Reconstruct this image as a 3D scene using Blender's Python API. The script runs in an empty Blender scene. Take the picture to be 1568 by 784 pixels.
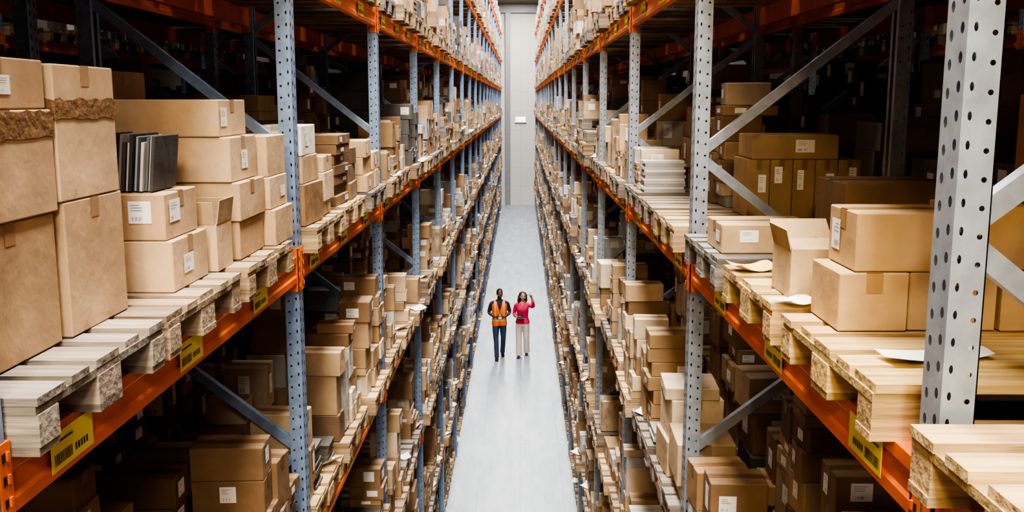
import bpy, math, random
import numpy as np
from mathutils import Vector, Matrix, Euler
from mathutils.kdtree import KDTree
from mathutils.bvhtree import BVHTree
R = random.Random(7)
scene = bpy.context.scene
col_root = scene.collection

# ------------------------------------------------------------------ materials
def new_mat(name):
    m = bpy.data.materials.new(name); m.use_nodes = True
    nt = m.node_tree; b = nt.nodes['Principled BSDF']
    return m, nt, b
def simple(name, rgb, rough=0.6, metal=0.0, noise=0.12, nscale=8.0, bump=0.0, bscale=40.0, emis=None):
    m, nt, b = new_mat(name)
    tc = nt.nodes.new('ShaderNodeTexCoord')
    n = nt.nodes.new('ShaderNodeTexNoise'); n.inputs['Scale'].default_value = nscale; n.inputs['Detail'].default_value = 6
    nt.links.new(tc.outputs['Object'], n.inputs['Vector'])
    mr = nt.nodes.new('ShaderNodeMapRange'); mr.inputs[3].default_value = 1-noise*1.6; mr.inputs[4].default_value = 1+noise*1.6
    nt.links.new(n.outputs[0], mr.inputs[0])
    vm = nt.nodes.new('ShaderNodeVectorMath'); vm.operation = 'SCALE'
    vm.inputs[0].default_value = rgb
    nt.links.new(mr.outputs[0], vm.inputs['Scale'])
    nt.links.new(vm.outputs[0], b.inputs['Base Color'])
    b.inputs['Roughness'].default_value = rough; b.inputs['Metallic'].default_value = metal
    if bump:
        n2 = nt.nodes.new('ShaderNodeTexNoise'); n2.inputs['Scale'].default_value = bscale
        nt.links.new(tc.outputs['Object'], n2.inputs['Vector'])
        bp = nt.nodes.new('ShaderNodeBump'); bp.inputs['Strength'].default_value = bump; bp.inputs['Distance'].default_value = 0.01
        nt.links.new(n2.outputs[0], bp.inputs['Height']); nt.links.new(bp.outputs[0], b.inputs['Normal'])
    if emis:
        b.inputs['Emission Color'].default_value = (*emis[0], 1); b.inputs['Emission Strength'].default_value = emis[1]
    return m
def attr_mat(name, rough, scale_vec, lo, hi, bump, detail=5):
    m, nt, b = new_mat(name)
    at = nt.nodes.new('ShaderNodeAttribute'); at.attribute_name = 'Col'
    tc = nt.nodes.new('ShaderNodeTexCoord'); mp = nt.nodes.new('ShaderNodeMapping'); mp.inputs['Scale'].default_value = scale_vec
    nt.links.new(tc.outputs['Object'], mp.inputs[0])
    n = nt.nodes.new('ShaderNodeTexNoise'); n.inputs['Scale'].default_value = 1; n.inputs['Detail'].default_value = detail
    nt.links.new(mp.outputs[0], n.inputs['Vector'])
    mr = nt.nodes.new('ShaderNodeMapRange'); mr.inputs[1].default_value = .25; mr.inputs[2].default_value = .75
    mr.inputs[3].default_value = lo; mr.inputs[4].default_value = hi
    nt.links.new(n.outputs[0], mr.inputs[0])
    vm = nt.nodes.new('ShaderNodeVectorMath'); vm.operation = 'SCALE'
    nt.links.new(at.outputs['Color'], vm.inputs[0]); nt.links.new(mr.outputs[0], vm.inputs['Scale'])
    nt.links.new(vm.outputs[0], b.inputs['Base Color'])
    b.inputs['Roughness'].default_value = rough
    bp = nt.nodes.new('ShaderNodeBump'); bp.inputs['Strength'].default_value = bump; bp.inputs['Distance'].default_value = 0.012
    nt.links.new(n.outputs[0], bp.inputs['Height']); nt.links.new(bp.outputs[0], b.inputs['Normal'])
    return m

M_CARD = attr_mat('cardboard', .75, (6, 6, 6), .76, 1.14, .8)
M_TAPE = attr_mat('packing_tape', .35, (9, 9, 9), .9, 1.1, .1)
M_WRAP = attr_mat('shrink_wrap', .14, (16, 16, 10), .6, 1.4, 1.0)
M_LABEL = simple('white_label_paper', (.80, .80, .79), .6, noise=.03)
M_INK_HOLE = simple('ink_and_dark_holes', (.03, .03, .035), .6, noise=.02)
M_WOOD = attr_mat('pallet_wood', .8, (3, 38, 38), .50, 1.2, .6)
M_STEEL_L = simple('galvanised_steel_blue', (.215, .31, .49), .45, .3, noise=.25, nscale=16, bump=.05)
M_STEEL_R = simple('galvanised_steel_grey', (.31, .355, .425), .45, .35, noise=.27, nscale=16, bump=.05)
M_ORANGE = simple('orange_painted_steel', (.80, .17, .02), .42, .0, noise=.16, nscale=6, bump=.03)
M_YELLOW = simple('yellow_label', (.98, .82, .03), .5, noise=.05)
M_FILM = simple('brown_wrap_tape', (.20, .12, .065), .22, noise=.35, nscale=30, bump=.9, bscale=35)

# ------------------------------------------------------------------ mesh builder
class MB:
    def __init__(s): s.v = []; s.f = []; s.m = []; s.c = []; s.mats = []
    def mi(s, mat):
        if mat not in s.mats: s.mats.append(mat)
        return s.mats.index(mat)
    def face(s, pts, mat, col=(1, 1, 1)):
        b = len(s.v); s.v.extend(pts); s.f.append(tuple(range(b, b+len(pts)))); s.m.append(s.mi(mat)); s.c.append(col)
    def raw(s, verts, faces, mat, col=(1, 1, 1)):
        b = len(s.v); s.v.extend(verts); k = s.mi(mat)
        for f in faces:
            s.f.append(tuple(i+b for i in f)); s.m.append(k); s.c.append(col)
    def obj(s, name, parent=None, smooth=False):
        me = bpy.data.meshes.new(name); me.from_pydata([tuple(p) for p in s.v], [], s.f)
        for m in s.mats: me.materials.append(m)
        me.polygons.foreach_set('material_index', s.m)
        a = me.attributes.new('Col', 'FLOAT_COLOR', 'FACE')
        arr = np.ones((len(s.f), 4), dtype=np.float32); arr[:, :3] = np.array(s.c, dtype=np.float32)
        a.data.foreach_set('color', arr.ravel())
        if smooth: me.polygons.foreach_set('use_smooth', [True]*len(s.f))
        me.update()
        o = bpy.data.objects.new(name, me); col_root.objects.link(o)
        if parent: o.parent = parent
        return o
def link(name, me, loc=(0, 0, 0), parent=None, rot=(0, 0, 0), scale=(1, 1, 1)):
    o = bpy.data.objects.new(name, me); col_root.objects.link(o)
    o.location = loc; o.rotation_euler = rot; o.scale = scale
    if parent: o.parent = parent
    return o
def empty(name, loc=(0, 0, 0)):
    e = bpy.data.objects.new(name, None); col_root.objects.link(e); e.location = loc; e.empty_display_size = .2
    return e
BF = [(0, 3, 2, 1), (4, 5, 6, 7), (0, 1, 5, 4), (1, 2, 6, 5), (2, 3, 7, 6), (3, 0, 4, 7)]
def bx(mb, x0, x1, y0, y1, z0, z1, mat, col=(1, 1, 1)):
    mb.raw([(x0, y0, z0), (x1, y0, z0), (x1, y1, z0), (x0, y1, z0), (x0, y0, z1), (x1, y0, z1), (x1, y1, z1), (x0, y1, z1)], BF, mat, col)
def obox(mb, M, sx, sy, sz, mat, col=(1, 1, 1), ch=0.0):
    """box centred in x,y, base at z=0 in M space; optional chamfer"""
    hx, hy = sx/2, sy/2
    if ch <= 0:
        P = [(-hx, -hy, 0), (hx, -hy, 0), (hx, hy, 0), (-hx, hy, 0), (-hx, -hy, sz), (hx, -hy, sz), (hx, hy, sz), (-hx, hy, sz)]
        mb.raw([tuple(M @ Vector(p)) for p in P], BF, mat, col); return
    V = []; idx = {}
    for ix in (-1, 1):
        for iy in (-1, 1):
            for iz in (-1, 1):
                for ax in range(3):
                    x = hx-(ch if ax != 0 else 0); y = hy-(ch if ax != 1 else 0); z = sz/2-(ch if ax != 2 else 0)
                    idx[(ix, iy, iz, ax)] = len(V); V.append((ix*x, iy*y, iz*z+sz/2))
    F = []
    for ax in range(3):
        for s in (-1, 1):
            o = [i for i in range(3) if i != ax]; q = []
            for a, b in ((-1, -1), (1, -1), (1, 1), (-1, 1)):
                k = [0, 0, 0]; k[ax] = s; k[o[0]] = a; k[o[1]] = b
                q.append(idx[(*k, ax)])
            F.append(tuple(q))
    for ax in range(3):
        o = [i for i in range(3) if i != ax]
        for a in (-1, 1):
            for b in (-1, 1):
                k1 = [0, 0, 0]; k2 = [0, 0, 0]; k1[ax] = -1; k2[ax] = 1
                for k in (k1, k2): k[o[0]] = a; k[o[1]] = b
                F.append((idx[(*k1, o[0])], idx[(*k2, o[0])], idx[(*k2, o[1])], idx[(*k1, o[1])]))
    for ix in (-1, 1):
        for iy in (-1, 1):
            for iz in (-1, 1):
                F.append(tuple(idx[(ix, iy, iz, a)] for a in range(3)))
    mb.raw([tuple(M @ Vector(p)) for p in V], F, mat, col)
def between(mb, p0, p1, w, t, mat, up=Vector((0, 1, 0))):
    p0 = Vector(p0); p1 = Vector(p1); d = (p1-p0); L = d.length; d.normalize()
    a = up.normalized(); b = d.cross(a).normalized()
    M = Matrix((( a.x, b.x, d.x, p0.x), (a.y, b.y, d.y, p0.y), (a.z, b.z, d.z, p0.z), (0, 0, 0, 1)))
    obox(mb, M, t, w, L, mat)

KRAFT = [(.43, .285, .16), (.47, .32, .185), (.37, .235, .12), (.51, .365, .225), (.44, .295, .17), (.58, .445, .30), (.31, .19, .095), (.49, .34, .20), (.24, .145, .075), (.62, .50, .36), (.34, .22, .12)]
ODD = [(.55, .54, .51), (.32, .31, .30), (.68, .66, .62), (.12, .115, .115), (.20, .13, .08), (.42, .43, .46)]
def kraft():
    c = R.choice(KRAFT) if R.random() < .87 else R.choice(ODD); k = R.uniform(.82, 1.12); return (c[0]*k, c[1]*k, c[2]*k)
def cardbox(mb, cx, cy, z0, sx, sy, sz, rot=0, col=None, detail=0, inner=-1, tape=True, label=None, shade=1.0):
    """carton with tape seam and label; inner = sign of x direction pointing to the aisle"""
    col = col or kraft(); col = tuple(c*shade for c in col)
    M = Matrix.Translation((cx, cy, z0)) @ Matrix.Rotation(rot, 4, 'Z')
    obox(mb, M, sx, sy, sz, M_CARD, col, .004 if detail else 0)
    e = .0012 if detail else .003
    def q(face, u0, v0, u1, v1, mat, c=(1, 1, 1), off=e):
        if face == 'top': P = [(u0, v0, sz+off), (u1, v0, sz+off), (u1, v1, sz+off), (u0, v1, sz+off)]
        elif face == 'yn': P = [(u0, -sy/2-off, v0), (u1, -sy/2-off, v0), (u1, -sy/2-off, v1), (u0, -sy/2-off, v1)]
        elif face == 'yp': P = [(u1, sy/2+off, v0), (u0, sy/2+off, v0), (u0, sy/2+off, v1), (u1, sy/2+off, v1)]
        elif face == 'xp': P = [(sx/2+off, u0, v0), (sx/2+off, u1, v0), (sx/2+off, u1, v1), (sx/2+off, u0, v1)]
        else: P = [(-sx/2-off, u1, v0), (-sx/2-off, u0, v0), (-sx/2-off, u0, v1), (-sx/2-off, u1, v1)]
        mb.face([tuple(M @ Vector(p)) for p in P], mat, c)
    if tape:
        t = min(.026, sx*.12); tc = (col[0]*.72, col[1]*.66, col[2]*.6); dn = min(.06, sz*.35)
        if sx > sy:
            q('top', -sx/2, -t, sx/2, t, M_TAPE, tc); q('xp', -t, sz-dn, t, sz, M_TAPE, tc); q('xn', -t, sz-dn, t, sz, M_TAPE, tc)
        else:
            q('top', -t, -sy/2, t, sy/2, M_TAPE, tc); q('yn', -t, sz-dn, t, sz, M_TAPE, tc); q('yp', -t, sz-dn, t, sz, M_TAPE, tc)
        if detail:
            sc = (col[0]*.35, col[1]*.32, col[2]*.3)
            if sx > sy: q('top', -sx/2+.006, -.0012, sx/2-.006, .0012, M_CARD, sc, e*1.7)
            else: q('top', -.0012, -sy/2+.006, .0012, sy/2-.006, M_CARD, sc, e*1.7)
    if label is None:
        label = []
        if R.random() < .55: label.append('aisle')
        if R.random() < .42: label.append('yn')
    for lf in label:
        f = ('xp' if inner > 0 else 'xn') if lf == 'aisle' else lf
        W = sx if f in ('yn', 'yp', 'top') else sy; H = sy if f == 'top' else sz
        lw = min(.10, W*.4)*R.uniform(.7, 1.1); lh = min(.12, H*.5)*R.uniform(.7, 1.1)
        u = R.uniform(-W/2+.02, W/2-lw-.02); v = R.uniform(H*.25, max(H*.26, H-lh-.02))
        if f == 'top': v -= H/2
        q(f, u, v, u+lw, v+lh, M_LABEL, off=e*2)
        if detail:
            n = 12
            for i in range(n):
                if R.random() < .6:
                    a = u+lw*(.12+.5*i/n); q(f, a, v+lh*.12, a+lw*.016*R.uniform(.6, 1.4), v+lh*.30, M_INK_HOLE, off=e*3)
            for i in range(3):
                q(f, u+lw*.12, v+lh*(.58+.12*i), u+lw*R.uniform(.45, .8), v+lh*(.6+.12*i), M_INK_HOLE, off=e*3)
    return q
def openbox(mb, cx, cy, z0, sx, sy, sz, rot=0, col=None, angs=(1.9, 2.2, 1.2, 2.4)):
    """carton with four flaps; angs = lean from vertical (+ outwards, - inwards)"""
    col = col or kraft(); t = .005
    M = Matrix.Translation((cx, cy, z0)) @ Matrix.Rotation(rot, 4, 'Z')
    def b(x0, x1, y0, y1, a, c):
        MM = M @ Matrix.Translation(((x0+x1)/2, (y0+y1)/2, a)); obox(mb, MM, x1-x0, y1-y0, c-a, M_CARD, col)
    b(-sx/2, sx/2, -sy/2, sy/2, 0, t)
    b(-sx/2, -sx/2+t, -sy/2, sy/2, t, sz); b(sx/2-t, sx/2, -sy/2, sy/2, t, sz)
    b(-sx/2+t, sx/2-t, -sy/2, -sy/2+t, t, sz); b(-sx/2+t, sx/2-t, sy/2-t, sy/2, t, sz)
    inn = (col[0]*.9, col[1]*.9, col[2]*.9)
    for k, (L, Wd, tr) in enumerate(((sx, sy*.46, Matrix.Translation((0, -sy/2, sz))), (sx, sy*.46, Matrix.Translation((0, sy/2, sz)) @ Matrix.Rotation(math.pi, 4, 'Z')),
                                    (sy, sx*.32, Matrix.Translation((-sx/2, 0, sz)) @ Matrix.Rotation(-math.pi/2, 4, 'Z')), (sy, sx*.32, Matrix.Translation((sx/2, 0, sz)) @ Matrix.Rotation(math.pi/2, 4, 'Z')))):
        obox(mb, M @ tr @ Matrix.Rotation(angs[k], 4, 'X'), L-.01, .004, Wd, M_CARD, inn)

# ------------------------------------------------------------------ pallet base geometry (x = depth 1.2, y = width .8)
def pallet_geo(seed):
    r = random.Random(seed); B = []
    H = 1.2
    ys = [0.0, .175, .3275, .525, .68]; ws = [.145, .1, .145, .1, .12]
    j = lambda a: r.uniform(-a, a)
    for y, w in zip(ys, ws):
        B.append((j(.008), H+j(.006), y+j(.005), y+w+j(.005), .122, .144+j(.002)))
    for x in (0.0, .53, 1.06):
        B.append((x+.002, x+.142, .0, .8, .100, .122))
    for x in (0.0, .53, 1.06):
        for y in (0.0, .33, .70):
            w = .145 if y == .33 else .1
            B.append((x+j(.004), x+.14+j(.004), y+j(.003), y+w, .022, .100))
    for y, w in ((0, .1), (.33, .145), (.70, .1)):
        B.append((0.0, H, y, y+w, 0, .022))
    V = []; F = []; C = []
    for (x0, x1, y0, y1, z0, z1) in B:
        b = len(V)
        V += [(x0, y0, z0), (x1, y0, z0), (x1, y1, z0), (x0, y1, z0), (x0, y0, z1), (x1, y0, z1), (x1, y1, z1), (x0, y1, z1)]
        F += [tuple(i+b for i in f) for f in BF]; k = r.uniform(.62, 1.15); C += [(k, k*r.uniform(.93, 1.03), k*r.uniform(.9, 1.08))]*6
    return np.array(V, dtype=np.float64), np.array(F, dtype=np.int64), np.array(C)
PG = [pallet_geo(i) for i in range(6)]
PINE = [(.50, .355, .19), (.42, .305, .175), (.55, .405, .235), (.36, .265, .165), (.30, .245, .185), (.25, .215, .18)]
def pallets_mesh(name, items, parent=None):
    """items: (x_front, side, y0, z, col)"""
    Vs = []; Fs = []; Cs = []; off = 0
    for (xf, s, y0, z, c) in items:
        V, F, C = PG[R.randrange(6)]
        P = V.copy(); P[:, 0] = s*(xf+P[:, 0]); P[:, 1] += y0; P[:, 2] += z
        Vs.append(P); Fs.append(F+off); Cs.append(C*np.array(c)); off += len(P)
    V = np.concatenate(Vs); F = np.concatenate(Fs); C = np.concatenate(Cs)
    me = bpy.data.meshes.new(name); me.from_pydata(V.tolist(), [], F.tolist()); me.materials.append(M_WOOD)
    a = me.attributes.new('Col', 'FLOAT_COLOR', 'FACE'); arr = np.ones((len(F), 4), dtype=np.float32); arr[:, :3] = C
    a.data.foreach_set('color', arr.ravel()); me.update()
    o = bpy.data.objects.new(name, me); col_root.objects.link(o)
    if parent: o.parent = parent
    return o

# ------------------------------------------------------------------ layout constants
CAMH = 6.6
XL, XR = 1.19, .91
PITCH = 3.06; Y0 = 2.07
def YK(k): return Y0+PITCH*k
LEVELS = [1.28, 2.68, 4.18, 5.78, 7.35, 8.95, 10.55]     # beam tops
RD = 1.1
K0, K1 = -2, 19
RH = 11.7

# ------------------------------------------------------------------ rack parts
def upright_geo(mb, xdir, x0, mat):
    """perforated C upright, aisle face at x0, section extends in xdir; centred on y=0"""
    W = .10; D = .076; p = .06; n = int(RH/p)
    def cell(mapf, u0, u1, v0, v1, cu, cv, ru, rv):
        um, vm = (u0+u1)/2, (v0+v1)/2
        o = [(u0, v0), (um, v0), (u1, v0), (u1, vm), (u1, v1), (um, v1), (u0, v1), (u0, vm)]
        h = []
        for i in range(8):
            a = math.radians(225+45*i); h.append((cu+ru*math.cos(a), cv+rv*math.sin(a)))
        V = [mapf(*q) for q in o+h]
        mb.raw(V, [(i, (i+1) % 8, 8+(i+1) % 8, 8+i) for i in range(8)], mat)
    fx = x0; sgn = xdir
    front = lambda u, v: (fx, u, v)
    sy1 = lambda u, v: (fx+sgn*u, -W/2, v)
    sy2 = lambda u, v: (fx+sgn*u, W/2, v)
    for i in range(n):
        z = i*p
        cell(front, -W/2, 0, z, z+p, -W/4, z+p*.5, .009, .013)
        cell(front, 0, W/2, z, z+p, W/4, z+p*.27, .009, .013)
        for f in (sy1, sy2):
            cell(f, 0, D*.5, z, z+p, D*.22, z+p*.5, .0045, .010)
            cell(f, D*.5, D, z, z+p, D*.74, z+p*.3, .0062, .0062)
    t = .003
    xb = fx+sgn*D
    for a, b in ((-W/2, -W/2+.03), (W/2-.03, W/2)):
        bx(mb, min(xb, xb-sgn*t), max(xb, xb-sgn*t), a, b, 0, RH, mat)
    bx(mb, min(fx-sgn*.03, fx+sgn*.13), max(fx-sgn*.03, fx+sgn*.13), -W/2-.03, W/2+.03, 0, .008, mat)
def frame_mesh(s, mat):
    mb = MB(); upright_geo(mb, s, 0, mat); upright_geo(mb, -s, s*RD, mat)
    zf = 6.32-1.64*3   # front nodes
    z = zf-1.64; up = Vector((0, 1, 0))
    def cch(p0, p1):
        p0 = Vector(p0); p1 = Vector(p1)
        d = (p1-p0).normalized(); sd = d.cross(up).normalized()
        between(mb, p0+Vector((0, -.02, 0)), p1+Vector((0, -.02, 0)), .05, .004, mat)
        for k in (-1, 1):
            o = sd*(.023*k); between(mb, p0+o, p1+o, .004, .04, mat)
    while z < RH-.9:
        if z > .1: cch((s*.05, 0, z+.02), (s*(RD-.05), 0, z+.80))
        if z+1.62 < RH and z+.84 > 0: cch((s*(RD-.05), 0, z+.84), (s*.05, 0, z+1.62))
        z += 1.64
    cch((s*.05, 0, .25), (s*(RD-.05), 0, .25))
    o = mb.obj('tmp'); me = o.data; bpy.data.objects.remove(o); me.name = 'upright_frame'; return me
def beams_mesh(s):
    mb = MB(); L = PITCH-.10
    for (x, sg) in ((0, s), (s*RD, -s)):
        a = x+sg*.004
        prof = [(0, 0), (0, -.035), (.008, -.045), (.008, -.098), (0, -.108), (0, -.14), (.045, -.14), (.045, 0)]
        V = []; n = len(prof)
        for yy in (.05, .05+L):
            for (px, pz) in prof: V.append((a+sg*px, yy, pz))
        F = [(i, (i+1) % n, n+(i+1) % n, n+i) for i in range(n)]
        mb.raw(V, F, M_ORANGE)
        for yc in (.0, PITCH):
            d = 1 if yc == 0 else -1
            y1, y2 = sorted((yc+d*.012, yc+d*.062)); xa, xb = sorted((x-sg*.006, x-sg*.001))
            bx(mb, xa, xb, y1, y2, -.19, .045, M_ORANGE)
            y1, y2 = sorted((yc+d*.0515, yc+d*.062)); xa, xb = sorted((x-sg*.006, x+sg*.055))
            bx(mb, xa, xb, y1, y2, -.19, .045, M_ORANGE)
            for zz in (-.165, -.11, -.055, .0):
                y1, y2 = sorted((yc+d*.022, yc+d*.036)); xa, xb = sorted((x-sg*.006, x-sg*.0075))
                bx(mb, xa, xb, y1, y2, zz, zz+.022, M_INK_HOLE)  # dark blocks paint in the shaded slot holes of the connector
                y1, y2 = sorted((yc+d*.041, yc+d*.05)); xa, xb = sorted((x-sg*.006, x-sg*.011))
                bx(mb, xa, xb, y1, y2, zz, zz+.022, M_ORANGE)
    o = mb.obj('tmp'); me = o.data; bpy.data.objects.remove(o); me.name = 'beam_pair'; return me
def loclabel_mesh(s):
    mb = MB(); r = random.Random(3)
    xa, xb = sorted((s*.003, s*.0015))
    bx(mb, xa, xb, -.12, .12, -.05, .05, M_YELLOW)
    e = s*.0008
    def q(u0, v0, u1, v1): mb.face([(e, u0, v0), (e, u1, v0), (e, u1, v1), (e, u0, v1)], M_INK_HOLE)
    u = -.105
    while u < -.01:
        w = r.choice((.0015, .003, .0045)); q(u, -.035, u+w, -.005); u += w+r.choice((.0025, .004))
    u = .01
    for i in range(5): q(u, -.03, u+.010, -.01); u += .016
    q(-.10, .022, .0, .028)
    o = mb.obj('tmp'); me = o.data; bpy.data.objects.remove(o); me.name = 'location_label'; return me

FR = {(-1): frame_mesh(-1, M_STEEL_L), 1: frame_mesh(1, M_STEEL_R)}
BM = {(-1): beams_mesh(-1), 1: beams_mesh(1)}
LB = {(-1): loclabel_mesh(-1), 1: loclabel_mesh(1)}
GAP = .25
ROWS = [(-1, XL, K0, K1, True), (1, XR, K0, K1, True),
        (-1, XL+RD+GAP, K0, K1, False), (1, XR+RD+GAP, K0, K1, False),
        (-1, XL+2*RD+GAP+2.3, K0, 7, False), (1, XR+2*RD+GAP+2.3, K0, 7, False)]
for (s, xf, ka, kb, lab) in ROWS:
    root = empty('pallet_rack', (s*xf, 0, 0))
    for k in range(ka, kb+1):
        link('upright_frame', FR[s], (0, YK(k), 0), root)
        if k < kb:
            for z in LEVELS:
                link('beam_pair', BM[s], (0, YK(k), z), root)
                if lab and k < 9:
                    for dy in (.38, 1.32, 2.26):
                        link('location_label', LB[s], (-s*.001, YK(k)+dy, z-.072), root)

# ------------------------------------------------------------------ goods
def load(mb, s, xf, y0, z, maxh, detail=0, dens=1.0, shade=1.0, fr=(.16, .62), bk=(.35, .85), prow=True):
    """stack cartons on a pallet"""
    style = R.random(); n = R.choice((2, 3, 3, 4, 4)); w = .8/n
    rows = [(.03, .36), (.42, .36), (.80, .36)]
    same = kraft() if style < .22 else None
    for ri, (dx, dd) in enumerate(rows):
        if ri == 0 and not prow: continue
        if ri and R.random() < .18: continue
        for c in range(n):
            if R.random() > (.86 if ri == 0 else .95)*dens: continue
            H = maxh*R.uniform(*fr) if ri == 0 else maxh*R.uniform(*bk)
            sh = shade*(1, .70, .52)[ri]  # rear rows darkened in colour to stand in for rack-interior shade
            zz = z; bh = R.uniform(.10, .24); nst = 0
            rv = R.random()
            if rv < .13:      # bundle of flat sheets
                c1 = R.choice(((.10, .085, .07), (.30, .2, .12), (.5, .49, .47), (.06, .06, .07)))
                m = R.randint(4, 14)
                for q in range(m):
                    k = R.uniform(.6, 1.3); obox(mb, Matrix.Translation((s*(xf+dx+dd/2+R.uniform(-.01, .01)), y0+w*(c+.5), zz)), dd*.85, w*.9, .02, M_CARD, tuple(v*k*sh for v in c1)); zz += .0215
                continue
            if rv < .19:      # shrink-wrapped pack
                c1 = R.choice(((.30, .29, .28), (.36, .27, .18), (.12, .12, .13), (.45, .44, .43)))
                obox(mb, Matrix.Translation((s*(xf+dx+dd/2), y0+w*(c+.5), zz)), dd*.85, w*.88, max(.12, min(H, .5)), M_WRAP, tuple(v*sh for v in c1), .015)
                continue
            while zz-z < H-.05 and nst < 8:
                if not same or nst == 0: bh = R.uniform(.05, .17) if R.random() < .6 else R.uniform(.15, .28)
                if zz+bh > z+maxh-.05: break
                bw, bd = (w*.97, dd*.95) if same else (w*R.uniform(.68, .985), dd*R.uniform(.65, .98))
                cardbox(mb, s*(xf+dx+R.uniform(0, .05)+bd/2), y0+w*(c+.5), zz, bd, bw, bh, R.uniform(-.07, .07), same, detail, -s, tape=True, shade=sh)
                zz += bh+.0015; nst += 1
def small_load(mb, s, xf, y0, z, maxh):
    for c in range(R.choice((1, 2, 3))):
        w = R.uniform(.16, .24); cardbox(mb, s*(xf+.2+R.uniform(-.05, .2)), y0+.14+.26*c, z, R.uniform(.2, .32), w, R.uniform(.06, .2), R.uniform(-.08, .08), None, 0, -s)
papers = MB()
def loose_paper(s, xf, y0, z):
    x = s*(xf+R.uniform(.02, .09)); y = y0+R.uniform(.12, .68); w, d = R.choice(((.15, .21), (.12, .16), (.1, .15)))
    rot = R.uniform(-.9, .9); c, sn = math.cos(rot), math.sin(rot); k = R.uniform(.01, .04)
    nn = 4
    for i in range(nn):
        q = []
        for a, b in ((i, 0), (i+1, 0), (i+1, 1), (i, 1)):
            u = (a/nn-.5)*w; v = (b-.5)*d; h = k*(a/nn-.3)**2*3+.003
            q.append((x+u*c-v*sn, y+u*sn+v*c, z+h))
        papers.face(q, M_LABEL)

pal_items = {(-1): [], 1: []}
allz = [0.0]+LEVELS
for s, xf in ((-1, XL), (1, XR)):
    for li, z in enumerate(allz):
        mb = MB(); nxt = (allz+[11.9])[li+1]-.14
        for k in range(K0, K1):
            for pi, dy in enumerate((.1, 1.06, 2.08)):
                if z == 5.78 and k == 0: continue
                if z == 5.78 and k == -1 and pi == 2: continue
                y0 = YK(k)+dy+R.uniform(-.03, .03); ov = R.uniform(.03, .10) if z > 0 else -.02
                pal_items[s].append((xf-ov, s, y0, z, R.choice(PINE)))
                zt = z+.146; mh = nxt-zt-.05
                if z == 5.78 and k == 1:
                    if s == 1:
                        if pi == 0: continue
                        load(mb, s, xf-ov, y0, zt, mh, 1, 1, 1, (.12, .3), (.3, .6), pi == 2); continue
                    load(mb, s, xf-ov, y0, zt, mh, 1, 1, 1, (.25, .42), (.35, .7)); continue
                if R.random() < .25 and z < 7 and not (z > 4 and k < 3):   # stacked empties
                    for q in range(R.choice((1, 1, 2, 3))):
                        pal_items[s].append((xf-ov+R.uniform(-.02, .03), s, y0+R.uniform(-.01, .01), zt, R.choice(PINE))); zt += .146
                    mh = nxt-zt-.05
                if R.random() < (.28 if z < 7 else .1): loose_paper(s, xf-ov, y0, zt)
                if R.random() < .88 and mh > .3: load(mb, s, xf-ov, y0, zt, mh, 1 if (k <= 2 and z > 3) else 0, 1, 1, (.16, .5) if z == 5.78 else (.14, .66))
                elif mh > .3: small_load(mb, s, xf, y0, zt, mh)
        mb.obj('stacked_cardboard_boxes')
papers.obj('loose_papers')
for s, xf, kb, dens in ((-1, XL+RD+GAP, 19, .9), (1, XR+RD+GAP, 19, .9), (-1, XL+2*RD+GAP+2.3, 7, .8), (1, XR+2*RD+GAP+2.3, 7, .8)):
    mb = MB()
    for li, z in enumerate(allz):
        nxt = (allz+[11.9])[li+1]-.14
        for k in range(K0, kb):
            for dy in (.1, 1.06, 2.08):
                y0 = YK(k)+dy; c = R.choice(PINE); pal_items[s].append((xf-.05, s, y0, z, tuple(v*.6 for v in c)))  # back-rack pallets and cartons coloured darker, painting in the interior shade
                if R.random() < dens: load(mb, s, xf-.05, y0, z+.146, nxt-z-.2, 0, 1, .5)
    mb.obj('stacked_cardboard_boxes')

# ---- hand placed goods at eye level --------------------------------------
ZA = 5.78; ZT = ZA+.146
def single_pallet(xf, s, y0, z, col, name='wooden_pallet'):
    return pallets_mesh(name, [(xf, s, y0, z, col)])
GREY = (.27, .24, .205)
for (y0, c) in ((2.14, (.29, .255, .21)), (2.99, (.36, .28, .185)), (3.90, (.38, .28, .165))):
    single_pallet(XL-.07, -1, y0, ZA, c)
for (y0, c) in ((2.26, (.58, .40, .17)), (3.20, (.60, .42, .18)), (4.15, (.23, .215, .195))):
    single_pallet(XR-.06, 1, y0, ZA, c)
single_pallet(XR-.08, 1, 1.17, ZA, (.62, .45, .22)); single_pallet(XL-.06, -1, 1.17, ZA, GREY)

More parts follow.
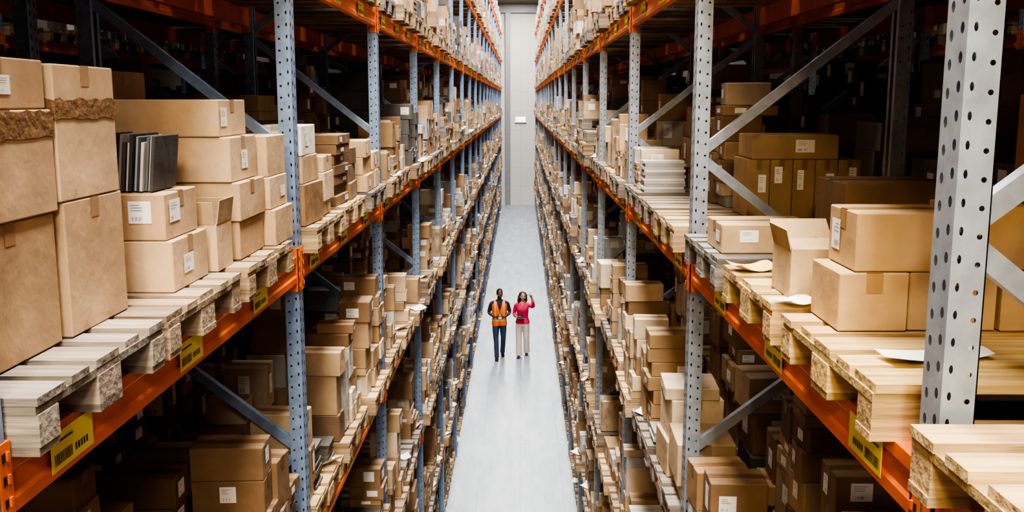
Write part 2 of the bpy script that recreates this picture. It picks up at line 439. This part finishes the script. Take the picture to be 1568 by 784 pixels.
def B(s, y0, y1, xf, dep, z, h, col=None, label=(), rot=0, tape=True):
    mb = MB(); cardbox(mb, 0, 0, 0, dep, y1-y0, h, 0, col, 1, -s, tape, list(label))
    o = mb.obj('cardboard_box'); o.location = (s*(xf+dep/2), (y0+y1)/2, z); o.rotation_euler = (0, 0, rot); return o
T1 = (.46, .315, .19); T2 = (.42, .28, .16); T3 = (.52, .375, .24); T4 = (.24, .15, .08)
L = -1
B(L, 2.18, 2.66, 1.30, .55, ZT, .37, T2); B(L, 2.18, 2.67, 1.29, .55, ZT+.372, .28, T1); B(L, 2.18, 2.66, 1.30, .5, ZT+.654, .13, T1, ['aisle'])
B(L, 2.70, 3.10, 1.29, .5, ZT, .39, T1); B(L, 2.69, 3.09, 1.29, .5, ZT+.392, .385, T3)
def band(s, y0, y1, xf, dep, z, h):
    mb = MB(); n = 14; e = .003; rr = random.Random(int(y0*100))
    pts = [(xf-e, y0-e), (xf-e, y1+e), (xf+dep+e, y1+e), (xf+dep+e, y0-e)]
    for i in range(4):
        a = pts[i]; b = pts[(i+1) % 4]; lo = [rr.uniform(0, .008) for _ in range(n+1)]; hi = [rr.uniform(-.006, .006) for _ in range(n+1)]
        for j in range(n):
            P = lambda jj, v: (s*(a[0]+(b[0]-a[0])*jj/n), a[1]+(b[1]-a[1])*jj/n, z+v)
            mb.face([P(j, lo[j]), P(j+1, lo[j+1]), P(j+1, h+hi[j+1]), P(j, h+hi[j])], M_FILM)
    return mb.obj('packing_tape_band')
band(L, 2.18, 2.67, 1.29, .55, ZT+.575, .072); band(L, 2.69, 3.09, 1.29, .5, ZT+.62, .06)
# row C
B(L, 3.36, 3.74, 1.23, .5, ZT, .185, T3, ['aisle']); B(L, 3.36, 3.70, 1.25, .48, ZT+.187, .165, T1, ['aisle', 'yn'], .0)
mb = MB(); rr = random.Random(2)
xx = -1.68; ci = 0
while xx < -1.30:
    c = ((.05, .05, .06), (.50, .51, .54), (.10, .10, .11), (.70, .70, .70), (.05, .05, .055), (.36, .38, .42))[ci % 6]; ci += 1; t = rr.uniform(.006, .012)
    M = Matrix.Translation((xx, 3.53+rr.uniform(-.012, .012), ZT+.358)) @ Matrix.Rotation(.10, 4, 'Y')
    obox(mb, M, t, .24, .185+rr.uniform(-.02, .02), M_CARD, c); xx += t+.004
mb.obj('row_of_catalogues')
mb = MB(); openbox(mb, 0, 0, 0, .30, .20, .19, 0, T3, (.25, -.25, -.3, .15)); o = mb.obj('open_cardboard_box'); o.location = (-1.36, 3.90, ZT)
B(L, 4.08, 4.46, 1.20, .32, ZT, .165, T2, ['yn']); B(L, 4.07, 4.47, 1.19, .44, ZT+.167, .165, T1, ['yn']); B(L, 4.06, 4.46, 1.22, .46, ZT+.334, .19, T3, ['aisle']); B(L, 4.05, 4.45, 1.26, .44, ZT+.526, .155, T3, ['aisle'])
B(L, 4.49, 4.84, 1.15, .3, ZT, .17, T1, ['yn']); B(L, 4.49, 4.82, 1.17, .3, ZT+.172, .15, T3, ['yn', 'aisle']); B(L, 4.50, 4.84, 1.18, .3, ZT+.324, .19, T1)
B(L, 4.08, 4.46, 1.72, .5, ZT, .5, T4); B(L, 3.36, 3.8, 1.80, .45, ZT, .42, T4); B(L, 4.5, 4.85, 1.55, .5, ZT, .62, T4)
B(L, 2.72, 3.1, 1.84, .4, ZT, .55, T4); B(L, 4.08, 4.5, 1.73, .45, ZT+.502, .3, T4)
# right side
r_ = 1
B(r_, 2.80, 3.07, .94, .205, ZT, .175, (.50, .335, .16)); B(r_, 2.81, 3.07, 1.15, .26, ZT, .175, (.47, .31, .15)); B(r_, 2.81, 3.06, .985, .30, ZT+.177, .175, (.47, .31, .15), ['aisle'])
B(r_, 2.84, 3.07, 1.30, .26, ZT+.177, .19, (.42, .28, .14)); B(r_, 2.8, 3.07, 1.42, .3, ZT, .175, (.42, .28, .14))
mb = MB(); openbox(mb, 0, 0, 0, .22, .24, .17, 0, (.50, .36, .2), (-1.35, .9, .25, -1.4)); o = mb.obj('open_cardboard_box'); o.location = (1.04, 3.40, ZT)
B(r_, 3.30, 3.6, 1.24, .22, ZT, .22, (.42, .29, .15)); B(r_, 3.28, 3.6, 1.50, .35, ZT, .26, (.3, .19, .09))
B(r_, 4.28, 4.62, .90, .42, ZT, .13, (.46, .33, .19), ['aisle', 'yn'])
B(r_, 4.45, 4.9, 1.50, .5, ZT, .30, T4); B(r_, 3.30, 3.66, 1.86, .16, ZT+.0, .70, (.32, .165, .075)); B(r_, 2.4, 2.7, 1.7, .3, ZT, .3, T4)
for i in range(5):   # row of small labelled cartons, next bay
    B(r_, 5.62, 6.0, 1.32+i*.131, .128, ZT, .34, (.34, .23, .125), ['yn'])
B(r_, 5.62, 5.98, 1.34, .5, ZT+.342, .14, (.38, .26, .15), ['yn'])
def paper(x, y, z, w, d, rot, curl, name='paper_sheet', mat=M_LABEL):
    mb = MB(); n = 8
    c, s_ = math.cos(rot), math.sin(rot)
    for i in range(n):
        for j in range(n):
            q = []
            for a, b in ((i, j), (i+1, j), (i+1, j+1), (i, j+1)):
                u = (a/n-.5)*w; v = (b/n-.5)*d
                h = curl*((abs(u)/w*2)**2)+curl*.35*math.sin(v/d*5+u/w*3)+curl*.4
                q.append((u*c-v*s_, u*s_+v*c, h))
            mb.face(q, mat)
    o = mb.obj(name, smooth=True); o.location = (x, y, z); return o
M_YPAPER = simple('buff_envelope_paper', (.75, .50, .16), .7, noise=.05)
paper(1.10, 2.50, ZT+.002, .30, .10, .25, .012)
paper(.93, 3.85, ZT+.002, .16, .13, .3, .02, 'envelope', M_YPAPER); paper(.92, 3.20, ZT+.003, .12, .10, .5, .012)

# ------------------------------------------------------------------ pallets merged
for s in (-1, 1): pallets_mesh('wooden_pallets', pal_items[s])

# ------------------------------------------------------------------ building shell
YF = 62.0; YB = -9.0; WX = 8.6; CZ = 13.0
def floor_mat():
    m, nt, b = new_mat('polished_concrete')
    tc = nt.nodes.new('ShaderNodeTexCoord')
    n = nt.nodes.new('ShaderNodeTexNoise'); n.inputs['Scale'].default_value = 1.6; n.inputs['Detail'].default_value = 10; n.inputs['Roughness'].default_value = .7
    mp = nt.nodes.new('ShaderNodeMapping'); mp.inputs['Scale'].default_value = (2.2, .4, 1)
    nt.links.new(tc.outputs['Object'], mp.inputs[0]); nt.links.new(mp.outputs[0], n.inputs['Vector'])
    cr = nt.nodes.new('ShaderNodeValToRGB')
    cr.color_ramp.elements[0].position = .32; cr.color_ramp.elements[0].color = (.25, .28, .315, 1)
    cr.color_ramp.elements[1].position = .70; cr.color_ramp.elements[1].color = (.43, .455, .485, 1)
    nt.links.new(n.outputs[0], cr.inputs[0])
    br = nt.nodes.new('ShaderNodeTexBrick'); br.offset = 0; br.inputs['Scale'].default_value = 1
    br.inputs['Brick Width'].default_value = .73; br.inputs['Row Height'].default_value = 6; br.inputs['Mortar Size'].default_value = .008
    br.inputs['Color1'].default_value = (1, 1, 1, 1); br.inputs['Color2'].default_value = (.92, .93, .94, 1); br.inputs['Mortar'].default_value = (.76, .76, .78, 1)
    nt.links.new(tc.outputs['Object'], br.inputs['Vector'])
    mx = nt.nodes.new('ShaderNodeMix'); mx.data_type = 'RGBA'; mx.blend_type = 'MULTIPLY'; mx.inputs[0].default_value = 1
    nt.links.new(cr.outputs[0], mx.inputs[6]); nt.links.new(br.outputs[0], mx.inputs[7]); nt.links.new(mx.outputs[2], b.inputs['Base Color'])
    b.inputs['Roughness'].default_value = .4; b.inputs['Specular IOR Level'].default_value = .42
    return m
def wall_mat():
    m, nt, b = new_mat('wall_panel_paint')
    tc = nt.nodes.new('ShaderNodeTexCoord')
    mp = nt.nodes.new('ShaderNodeMapping'); mp.inputs['Rotation'].default_value = (math.radians(90), 0, 0)
    nt.links.new(tc.outputs['Object'], mp.inputs[0])
    br = nt.nodes.new('ShaderNodeTexBrick'); br.offset = 0; br.inputs['Scale'].default_value = 1
    br.inputs['Brick Width'].default_value = 6; br.inputs['Row Height'].default_value = 1.2; br.inputs['Mortar Size'].default_value = .012
    br.inputs['Color1'].default_value = (.62, .59, .545, 1); br.inputs['Color2'].default_value = (.59, .565, .525, 1); br.inputs['Mortar'].default_value = (.50, .48, .45, 1)
    nt.links.new(mp.outputs[0], br.inputs['Vector']); nt.links.new(br.outputs[0], b.inputs['Base Color'])
    b.inputs['Roughness'].default_value = .7
    return m
M_FLOOR = floor_mat(); M_WALL = wall_mat(); M_CEIL = simple('ceiling_sheet', (.2, .2, .2), .8, noise=.05); M_GSTEEL = simple('grey_painted_steel', (.26, .26, .27), .5, .2)
mb = MB(); bx(mb, -WX, WX, YB, YF, -.1, 0, M_FLOOR); mb.obj('floor')
mb = MB(); bx(mb, -WX, WX, YF, YF+.2, 0, CZ, M_WALL); mb.obj('wall_far')
mb = MB(); bx(mb, -WX, WX, YB-.2, YB, 0, CZ, M_WALL); mb.obj('wall_back')
mb = MB(); bx(mb, -WX-.2, -WX, YB, YF, 0, CZ, M_WALL); mb.obj('wall_left')
mb = MB(); bx(mb, WX, WX+.2, YB, YF, 0, CZ, M_WALL); mb.obj('wall_right')
mb = MB(); bx(mb, -WX, WX, YB, YF, CZ, CZ+.15, M_CEIL); mb.obj('ceiling')
mb = MB(); cx = -.80; ct = 12.04
bx(mb, cx-.16, cx+.16, YF-.32, YF-.30, 0, ct, M_GSTEEL); bx(mb, cx-.16, cx+.16, YF-.04, YF-.02, 0, ct, M_GSTEEL); bx(mb, cx-.01, cx+.01, YF-.30, YF-.04, 0, ct, M_GSTEEL)
a_ = YF-.30; bx(mb, -WX, WX, a_, a_+.27, 12.05, 12.09, M_GSTEEL); bx(mb, -WX, WX, a_, a_+.27, 12.5, 12.54, M_GSTEEL); bx(mb, -WX, WX, a_+.11, a_+.13, 12.09, 12.5, M_GSTEEL); mb.obj('steel_column_and_crossbeam')
M_EXIT = simple('exit_sign_face', (.7, .9, .78), .4, noise=.0, emis=((.65, 1, .8), .9)); M_EXW = simple('exit_pictogram', (.9, .95, .9), .4, noise=0, emis=((1, 1, 1), 1.2))
mb = MB(); bx(mb, -.36, .36, YF-.09, YF-.0, 5.25, 5.65, M_GSTEEL); bx(mb, -.34, .34, YF-.10, YF-.09, 5.27, 5.63, M_EXIT); bx(mb, -.22, .26, YF-.105, YF-.1, 5.31, 5.59, M_EXW); mb.obj('exit_sign')

# ------------------------------------------------------------------ ceiling lights
M_LAMP = simple('lamp_diffuser', (.9, .9, .9), .4, noise=0, emis=((1, .97, .9), 4))
mb = MB(); bx(mb, -.18, .18, -1.6, 1.6, 0, .07, M_GSTEEL)
for x in (-.1, .1):
    bx(mb, x-.05, x+.05, -1.55, 1.55, -.02, 0, M_LAMP)
for y in (-1.2, 1.2): bx(mb, -.01, .01, y-.01, y+.01, .07, .3, M_GSTEEL)
o = mb.obj('tmp'); fix = o.data; bpy.data.objects.remove(o)
def lamp(x, y, z, W, colr, sx=1.2, sy=4.0, rot=(0, 0, 0)):
    e = empty('ceiling_light', (x, y, z)); link('fixture', fix, (0, 0, 0), e)
    l = bpy.data.lights.new('lamp_light', 'AREA'); l.shape = 'RECTANGLE'; l.size = sx; l.size_y = sy; l.energy = W; l.color = colr
    lo = bpy.data.objects.new('lamp_light', l); col_root.objects.link(lo); lo.parent = e; lo.location = (0, 0, -.06); lo.rotation_euler = rot
for i, y in enumerate(range(-6, 58, 6)):
    lamp(-.12, y, 12.65, 760 if y < 12 else 720, (1, .92, .80) if y < 10 else (.99, .98, .97))
lamp(-.12, 58.2, 12.65, 420, (1, .96, .9), 1.2, 3)
for s in (-1, 1): lamp(s*4.75, 9, 12.65, 160, (1, .9, .75))
M_HOUS = simple('black_housing', (.03, .03, .03), .5)
def worklamp(x, y, z, W, colr, tgt):
    e = empty('work_lamp', (x, y, z)); d = (Vector(tgt)-Vector((x, y, z))); e.rotation_euler = d.to_track_quat('-Z', 'Y').to_euler()
    mb = MB(); bx(mb, -.3, .3, -.2, .2, .0, .1, M_HOUS); bx(mb, -.27, .27, -.17, .17, -.004, 0, M_LAMP); o = mb.obj('lamp_head', e)
    l = bpy.data.lights.new('work_lamp_light', 'AREA'); l.shape = 'RECTANGLE'; l.size = .6; l.size_y = .4; l.energy = W; l.color = colr
    lo = bpy.data.objects.new('work_lamp_light', l); col_root.objects.link(lo); lo.parent = e; lo.location = (0, 0, -.02)
worklamp(-.45, -2.2, 8.6, 120, (1, .72, .34), (1.2, 4, 5.6)); worklamp(.35, -2.2, 8.3, 85, (1, .89, .74), (-1.5, 4, 5.6))
w = bpy.data.worlds.new('World'); scene.world = w; w.use_nodes = True
w.node_tree.nodes['Background'].inputs[0].default_value = (.6, .7, .9, 1); w.node_tree.nodes['Background'].inputs[1].default_value = .3

# ------------------------------------------------------------------ people
class Fig:
    def __init__(s): s.v = []; s.f = []; s.lab = []
    def add(s, V, F, lab):
        b = len(s.v); s.v += [tuple(p) for p in V]; s.f += [tuple(i+b for i in f) for f in F]; s.lab += [lab]*len(V)
    def loft(s, P, lab, segs=26, sub=6, T=None):
        P = [np.array(p, dtype=float) for p in P]; Q = []
        for i in range(len(P)-1):
            p0 = P[max(i-1, 0)]; p1 = P[i]; p2 = P[i+1]; p3 = P[min(i+2, len(P)-1)]
            for j in range(sub):
                t = j/sub
                Q.append(.5*((2*p1)+(-p0+p2)*t+(2*p0-5*p1+4*p2-p3)*t*t+(-p0+3*p1-3*p2+p3)*t**3))
        Q.append(P[-1]); V = []; n = len(Q); F = []
        for i, q in enumerate(Q):
            a = Q[max(i-1, 0)][:3]; b = Q[min(i+1, n-1)][:3]; t = Vector(b-a).normalized()
            ref = Vector((1, 0, 0)) if abs(t.x) < .85 else Vector((0, 1, 0))
            u = (ref-t*ref.dot(t)).normalized(); w_ = t.cross(u)
            for k in range(segs):
                an = 2*math.pi*k/segs
                V.append(Vector(q[:3])+u*(q[3]*math.cos(an))+w_*(q[4]*math.sin(an)))
        for i in range(n-1):
            for k in range(segs):
                F.append((i*segs+k, i*segs+(k+1) % segs, (i+1)*segs+(k+1) % segs, (i+1)*segs+k))
        F.append(tuple(reversed(range(segs)))); F.append(tuple((n-1)*segs+k for k in range(segs)))
        if T: V = [T @ p for p in V]
        s.add(V, F, lab)
    def ell(s, c, r, lab, T=None, nu=30, nv=20):
        V = []; F = []
        V.append(Vector((c[0], c[1], c[2]+r[2])))
        for i in range(1, nv):
            ph = math.pi*i/nv
            for k in range(nu):
                th = 2*math.pi*k/nu
                V.append(Vector((c[0]+r[0]*math.sin(ph)*math.cos(th), c[1]+r[1]*math.sin(ph)*math.sin(th), c[2]+r[2]*math.cos(ph))))
        V.append(Vector((c[0], c[1], c[2]-r[2])))
        for k in range(nu): F.append((0, 1+k, 1+(k+1) % nu))
        for i in range(nv-2):
            for k in range(nu): F.append((1+i*nu+k, 1+(i+1)*nu+k, 1+(i+1)*nu+(k+1) % nu, 1+i*nu+(k+1) % nu))
        e = len(V)-1; b = 1+(nv-2)*nu
        for k in range(nu): F.append((b+k, e, b+(k+1) % nu))
        if T: V = [T @ p for p in V]
        s.add(V, F, lab)
    def build(s, name, voxel, mats, classify=None, parent=None):
        me = bpy.data.meshes.new('t'); me.from_pydata(s.v, [], s.f); o = bpy.data.objects.new('t', me); col_root.objects.link(o)
        rm = o.modifiers.new('r', 'REMESH'); rm.mode = 'VOXEL'; rm.voxel_size = voxel
        sm = o.modifiers.new('s', 'SMOOTH'); sm.factor = .5; sm.iterations = 2
        dg = bpy.context.evaluated_depsgraph_get(); m2 = bpy.data.meshes.new_from_object(o.evaluated_get(dg))
        bpy.data.objects.remove(o)
        bvh = BVHTree.FromPolygons([v.co.copy() for v in m2.vertices], [tuple(p.vertices) for p in m2.polygons])
        keep = [i for i, v in enumerate(s.v) if (bvh.find_nearest(Vector(v))[3] or 0) < .0038]
        if len(keep) < 50: keep = list(range(len(s.v)))
        kd = KDTree(len(keep))
        for i in keep: kd.insert(s.v[i], i)
        kd.balance(); names = list(mats)
        m2.materials.clear()
        for n_ in names: m2.materials.append(mats[n_])
        idx = []
        for p in m2.polygons:
            c = p.center; votes = {}
            for (_, i, d) in kd.find_n(c, 3): votes[s.lab[i]] = votes.get(s.lab[i], 0)+1/(d+.002)
            lab = max(votes, key=votes.get)
            if classify: lab = classify(lab, c)
            idx.append(names.index(lab))
        m2.polygons.foreach_set('material_index', idx); m2.polygons.foreach_set('use_smooth', [True]*len(idx)); m2.name = name
        o = bpy.data.objects.new(name, m2); col_root.objects.link(o); o.parent = parent
        return o
def hand(F, wrist, d, n, side, curls, sc=1.0, lab='skin', thumb=.5):
    """d: finger direction, n: palm normal (facing out of palm), side: thumb side"""
    d = Vector(d).normalized(); n = Vector(n); n = (n-d*n.dot(d)).normalized(); sd = d.cross(n).normalized()*side; w0 = Vector(wrist)
    L = .092*sc
    fr = Matrix(((sd.x, n.x, d.x, w0.x), (sd.y, n.y, d.y, w0.y), (sd.z, n.z, d.z, w0.z), (0, 0, 0, 1)))
    F.loft([(0, 0, -.03, .027, .021), (0, 0, 0, .028, .019), (.002, 0, .035*sc, .039*sc, .016), (.002, 0, .07*sc, .042*sc, .015), (0, 0, L, .039*sc, .012)], lab, 14, 3, fr)
    for i, (off, ln, cu) in enumerate(zip((.031, .0105, -.0105, -.030), (.078, .086, .08, .062), curls)):
        P = []; p = Vector((off*sc, 0, L-.012)); a = 0; P.append((*p, .0095, .0095))
        for seg in (.45, .31, .24):
            a += cu*(1.0 if seg > .4 else .9)
            p = p+Vector((0, math.sin(a), math.cos(a)))*(ln*sc*seg+(.008 if seg > .4 else 0)); r_ = {.45: .0088, .31: .008, .24: .0062}[seg]
            P.append((*p, r_, r_))
        F.loft(P, lab, 8, 2, fr)
    a = .75; p = Vector((.022*sc, .004, .018*sc)); P = [(*p, .014, .013)]
    for ln, da in ((.042, 0), (.032, -.25), (.026, -.2)):
        a += da; p = p+Vector((math.sin(a), thumb*math.sin(a)*.8, math.cos(a)))*ln*sc; P.append((*p, .0105 if ln > .03 else .008, .010 if ln > .03 else .007))
    F.loft(P, lab, 8, 2, fr)
def head(F, T, female=False):
    s_ = .94 if female else 1.0
    E = lambda c, r, lab: F.ell([a*s_ for a in c], [a*s_ for a in r], lab, T)
    E((0, .012, .130), (.074, .094, .092), 'skin'); E((0, -.022, .075), (.06, .072, .078), 'skin'); E((0, -.05, .02), (.032, .035, .024), 'skin')
    E((0, -.098, .088), (.011, .016, .026), 'skin'); E((0, -.106, .072), (.017, .014, .011), 'skin')
    E((0, -.083, .125), (.05, .016, .012), 'skin')
    E((0, -.088, .046), (.024, .011, .008), 'lip')
    for sx in (-1, 1):
        E((sx*.045, -.065, .075), (.022, .025, .025), 'skin'); E((sx*.078, .012, .09), (.009, .02, .032), 'skin')
        E((sx*.03, -.0965, .127), (.018, .007, .004), 'hair')
def eyes(T, parent, female):
    s_ = .94 if female else 1.0; mb = MB()
    for sx in (-1, 1):
        for (r, dy, mt) in ((.0115, 0, M_LABEL), (.0068, -.0062, M_INK_HOLE)):
            f = Fig(); f.ell((sx*.03*s_, (-.082+dy)*s_, .105*s_), (r, r*.8, r*.62), 'x', T, 10, 8); mb.raw(f.v, f.f, mt)
    mb.obj('eyes', parent, True)
HOLD = simple('black_plastic', (.02, .02, .025), .35)
def make_man(loc, rz):
    root = empty('man_in_orange_vest', loc); root.rotation_euler = (0, 0, rz)
    F = Fig()
    F.loft([(0, .0, .86, .13, .10), (0, 0, .93, .165, .115), (0, 0, 1.03, .158, .11), (0, -.005, 1.13, .158, .108), (0, -.01, 1.26, .170, .112), (0, -.005, 1.38, .182, .112), (0, 0, 1.46, .178, .095), (0, .005, 1.515, .12, .078), (0, .005, 1.56, .065, .062)], 'shirt')
    F.loft([(0, 0, .885, .200, .148), (0, 0, .93, .198, .144), (0, 0, 1.03, .188, .134), (0, -.005, 1.13, .184, .130), (0, -.01, 1.26, .196, .139), (0, -.005, 1.38, .206, .140), (0, 0, 1.46, .192, .122), (0, .003, 1.515, .134, .096)], 'vest')
    F.loft([(-.09, 0, .95, .095, .10), (-.095, -.04, .80, .09, .095), (-.095, -.09, .55, .068, .072), (-.09, -.12, .48, .064, .068), (-.085, -.15, .30, .062, .066), (-.08, -.19, .12, .060, .064), (-.08, -.195, .075, .063, .068)], 'jeans')
    F.loft([(.09, 0, .95, .095, .10), (.095, .0, .80, .09, .095), (.10, -.0, .55, .068, .072), (.10, .02, .48, .064, .068), (.095, .11, .30, .062, .066), (.09, .19, .14, .060, .063), (.09, .205, .10, .063, .067)], 'jeans')
    F.loft([(-.08, -.125, .05, .034, .035), (-.08, -.17, .055, .042, .053), (-.083, -.25, .045, .046, .042), (-.088, -.33, .032, .048, .03), (-.09, -.385, .028, .03, .022)], 'shoe')
    F.loft([(.09, .275, .10, .034, .035), (.09, .22, .085, .042, .05), (.09, .15, .05, .046, .042), (.092, .08, .032, .048, .03), (.094, .035, .028, .03, .022)], 'shoe')
    Hn = Fig()
    for sx in (-1, 1):
        el = (sx*.268, .035, 1.20); wr = (sx*.095, -.25, 1.14)
        F.loft([(sx*.13, 0, 1.468, .055, .052), (sx*.185, 0, 1.452, .062, .062), (sx*.222, .01, 1.38, .058, .06), (sx*.252, .03, 1.28, .052, .054), (el[0], el[1], 1.235, .05, .052)], 'shirt')
        F.loft([(sx*.261, .03, 1.25, .042, .044), (*el, .041, .044), (sx*.225, -.06, 1.175, .042, .042), (sx*.165, -.15, 1.155, .035, .035), (*wr, .026, .023)], 'skin')
        hand(Hn, wr, (-sx*.5, -.75, .1), (-sx*.8, .5, -.1), -1 if sx > 0 else 1, (.55, .6, .65, .7))
    F.loft([(0, .01, 1.50, .062, .062), (0, .0, 1.57, .056, .058), (0, -.008, 1.63, .056, .062)], 'skin')
    T = Matrix.Translation((0, -.005, 1.60)) @ Euler((math.radians(8), math.radians(3), math.radians(14))).to_matrix().to_4x4()
    head(F, T); F.ell((0, .032, .146), (.083, .093, .094), 'hair', T); F.ell((0, .06, .105), (.074, .062, .07), 'hair', T)
    F.ell((0, -.052, .010), (.042, .038, .019), 'hair', T)
    mats = {'skin': simple('skin_dark', (.12, .06, .038), .45, noise=.04), 'lip': simple('lip_dark', (.16, .06, .05), .5, noise=.02), 'hair': simple('black_hair', (.008, .007, .007), .8, noise=.1, nscale=60, bump=.5, bscale=150),
            'shirt': simple('black_shirt', (.025, .025, .03), .85), 'vest': simple('hi_vis_orange', (1.0, .18, .012), .6, noise=.08, nscale=10, bump=.25, bscale=12), 'refl': simple('reflective_strip', (.85, .50, .20), .35, noise=.03),
            'jeans': simple('dark_jeans', (.03, .05, .10), .85, noise=.3, nscale=14, bump=.3, bscale=16), 'shoe': simple('black_shoe', (.012, .012, .012), .5)}
    def cl(lab, c):
        if lab == 'vest':
            if c.y < 0 and c.z > 1.24 and abs(c.x) < (c.z-1.24)*.28: return 'shirt'
            if c.y < 0 and abs(c.x) < .006: return 'shirt'
            if 1.0 < c.z < 1.045: return 'refl'
            if .095 < abs(c.x) < .13 and c.z > 1.05: return 'refl'
        return lab
    F.build('body', .0085, mats, cl, root); Hn.build('hands', .0038, {'skin': mats['skin']}, None, root); eyes(T, root, False)
    mb = MB(); M = Matrix.Translation((0.0, -.335, 1.15)) @ Euler((math.radians(-50), 0, 0)).to_matrix().to_4x4() @ Matrix.Translation((0, 0, -.07))
    obox(mb, M, .085, .02, .16, HOLD, ch=.004); mb.obj('handheld_scanner', root)
    return root
def make_woman(loc, rz):
    root = empty('woman_in_red_shirt', loc); root.rotation_euler = (0, 0, rz)
    F = Fig()
    F.loft([(0, 0, .80, .15, .11), (0, 0, .88, .165, .115), (0, 0, .97, .15, .10), (0, 0, 1.02, .125, .09)], 'trousers')
    F.loft([(0, 0, .885, .190, .140), (0, 0, .97, .172, .124), (0, 0, 1.05, .147, .110), (0, -.01, 1.16, .152, .116), (0, -.018, 1.25, .162, .128), (0, -.005, 1.34, .165, .105), (0, 0, 1.395, .145, .085), (0, .005, 1.43, .085, .065), (0, .003, 1.455, .06, .058)], 'shirt')
    F.loft([(-.085, 0, .88, .088, .10), (-.09, -.03, .72, .09, .096), (-.09, -.07, .48, .078, .082), (-.085, -.10, .28, .078, .084), (-.08, -.13, .08, .082, .09), (-.08, -.135, .045, .084, .094)], 'trousers')
    F.loft([(.085, 0, .88, .088, .10), (.09, .01, .72, .09, .096), (.095, .03, .48, .078, .082), (.095, .09, .28, .076, .084), (.095, .16, .10, .08, .088), (.095, .17, .06, .082, .092)], 'trousers')
    F.loft([(-.08, -.10, .045, .03, .03), (-.08, -.15, .05, .038, .045), (-.082, -.22, .035, .042, .034), (-.086, -.30, .024, .036, .022), (-.086, -.33, .022, .02, .014)], 'shoe')
    F.loft([(.095, .23, .06, .03, .03), (.095, .18, .055, .038, .045), (.095, .11, .038, .042, .034), (.097, .035, .026, .036, .024), (.098, .0, .024, .02, .014)], 'shoe')
    Hn = Fig()
    F.loft([(.10, 0, 1.375, .055, .05), (.155, 0, 1.375, .058, .056), (.205, -.03, 1.36, .053, .053), (.255, -.075, 1.35, .048, .05), (.29, -.11, 1.37, .046, .046), (.285, -.135, 1.44, .043, .043), (.275, -.15, 1.49, .044, .044)], 'shirt')
    F.loft([(.283, -.13, 1.43, .034, .034), (.272, -.16, 1.52, .032, .032), (.25, -.20, 1.61, .023, .021)], 'skin')
    hand(Hn, (.25, -.20, 1.61), (-.1, -.28, 1), (-.5, -.8, 0), -1, (.08, .9, 1.1, 1.15), .92, thumb=.6)
    F.loft([(-.10, 0, 1.375, .055, .05), (-.155, 0, 1.365, .058, .056), (-.19, .01, 1.29, .053, .053), (-.215, .03, 1.18, .047, .048), (-.225, .03, 1.13, .045, .046), (-.19, -.05, 1.09, .042, .042), (-.165, -.10, 1.085, .042, .042)], 'shirt')
    F.loft([(-.18, -.07, 1.09, .034, .034), (-.15, -.14, 1.085, .031, .031), (-.12, -.21, 1.085, .024, .022)], 'skin')
    hand(Hn, (-.12, -.21, 1.085), (.5, -.7, .05), (.3, .2, 1), -1, (.35, .4, .45, .5), .92)
    F.loft([(0, .01, 1.41, .05, .05), (0, 0, 1.47, .045, .047), (0, -.008, 1.52, .046, .05)], 'skin')
    T = Matrix.Translation((0, -.005, 1.485)) @ Euler((math.radians(-6), math.radians(4), math.radians(20))).to_matrix().to_4x4()
    head(F, T, True)
    rr = random.Random(5)
    F.ell((0, .036, .142), (.086, .090, .094), 'hair', T)
    for i in range(90):
        a = rr.uniform(-.35, math.pi+.35); z = rr.uniform(-.05, .2); rad = .088+rr.uniform(0, .018)
        if z > .15: rad *= .72
        x = rad*math.cos(a)*1.08; y = .02+rad*math.sin(a); q = rr.uniform(.018, .03)
        if y < -.03 and abs(x) < .07: continue
        F.ell((x, y, z), (q, q, q), 'hair', T, 12, 8)
    mats = {'skin': simple('skin_tan', (.42, .23, .145), .5, noise=.04), 'lip': simple('lip_red', (.38, .09, .08), .45, noise=.02), 'hair': simple('dark_brown_hair', (.03, .014, .008), .7, noise=.2, nscale=60, bump=.5, bscale=120),
            'shirt': simple('red_shirt', (.58, .03, .085), .8, noise=.14, nscale=12, bump=.4, bscale=14), 'trousers': simple('beige_trousers', (.66, .56, .50), .85, noise=.1, nscale=10, bump=.4, bscale=10), 'shoe': simple('brown_leather_shoe', (.05, .03, .025), .45)}
    def cl(lab, c):
        if lab == 'shirt' and c.y < -.03 and c.z > 1.36 and abs(c.x) < (c.z-1.36)*.5: return 'skin'
        return lab
    F.build('body', .0085, mats, cl, root); Hn.build('hands', .0036, {'skin': mats['skin']}, None, root); eyes(T, root, True)
    mb = MB(); M = Matrix.Translation((-.02, -.27, 1.105)) @ Euler((math.radians(-75), 0, .2)).to_matrix().to_4x4() @ Matrix.Translation((0, 0, -.1))
    obox(mb, M, .17, .01, .23, HOLD, ch=.003); mb.obj('tablet', root)
    return root
make_man((-.54, 24.4, 0), math.radians(4)); make_woman((.06, 24.6, 0), math.radians(-6))

# ------------------------------------------------------------------ camera
cam = bpy.data.cameras.new('Camera'); co = bpy.data.objects.new('Camera', cam); col_root.objects.link(co)
cam.sensor_width = 36; cam.lens = 33.93; cam.clip_start = .05; cam.clip_end = 200
co.location = (0, 0, CAMH); co.rotation_euler = (math.radians(90-9.11), 0, math.radians(.504))
scene.camera = co
scene.view_settings.view_transform = 'AgX'
try: scene.view_settings.look = 'AgX - High Contrast'
except Exception: pass
scene.view_settings.exposure = .42
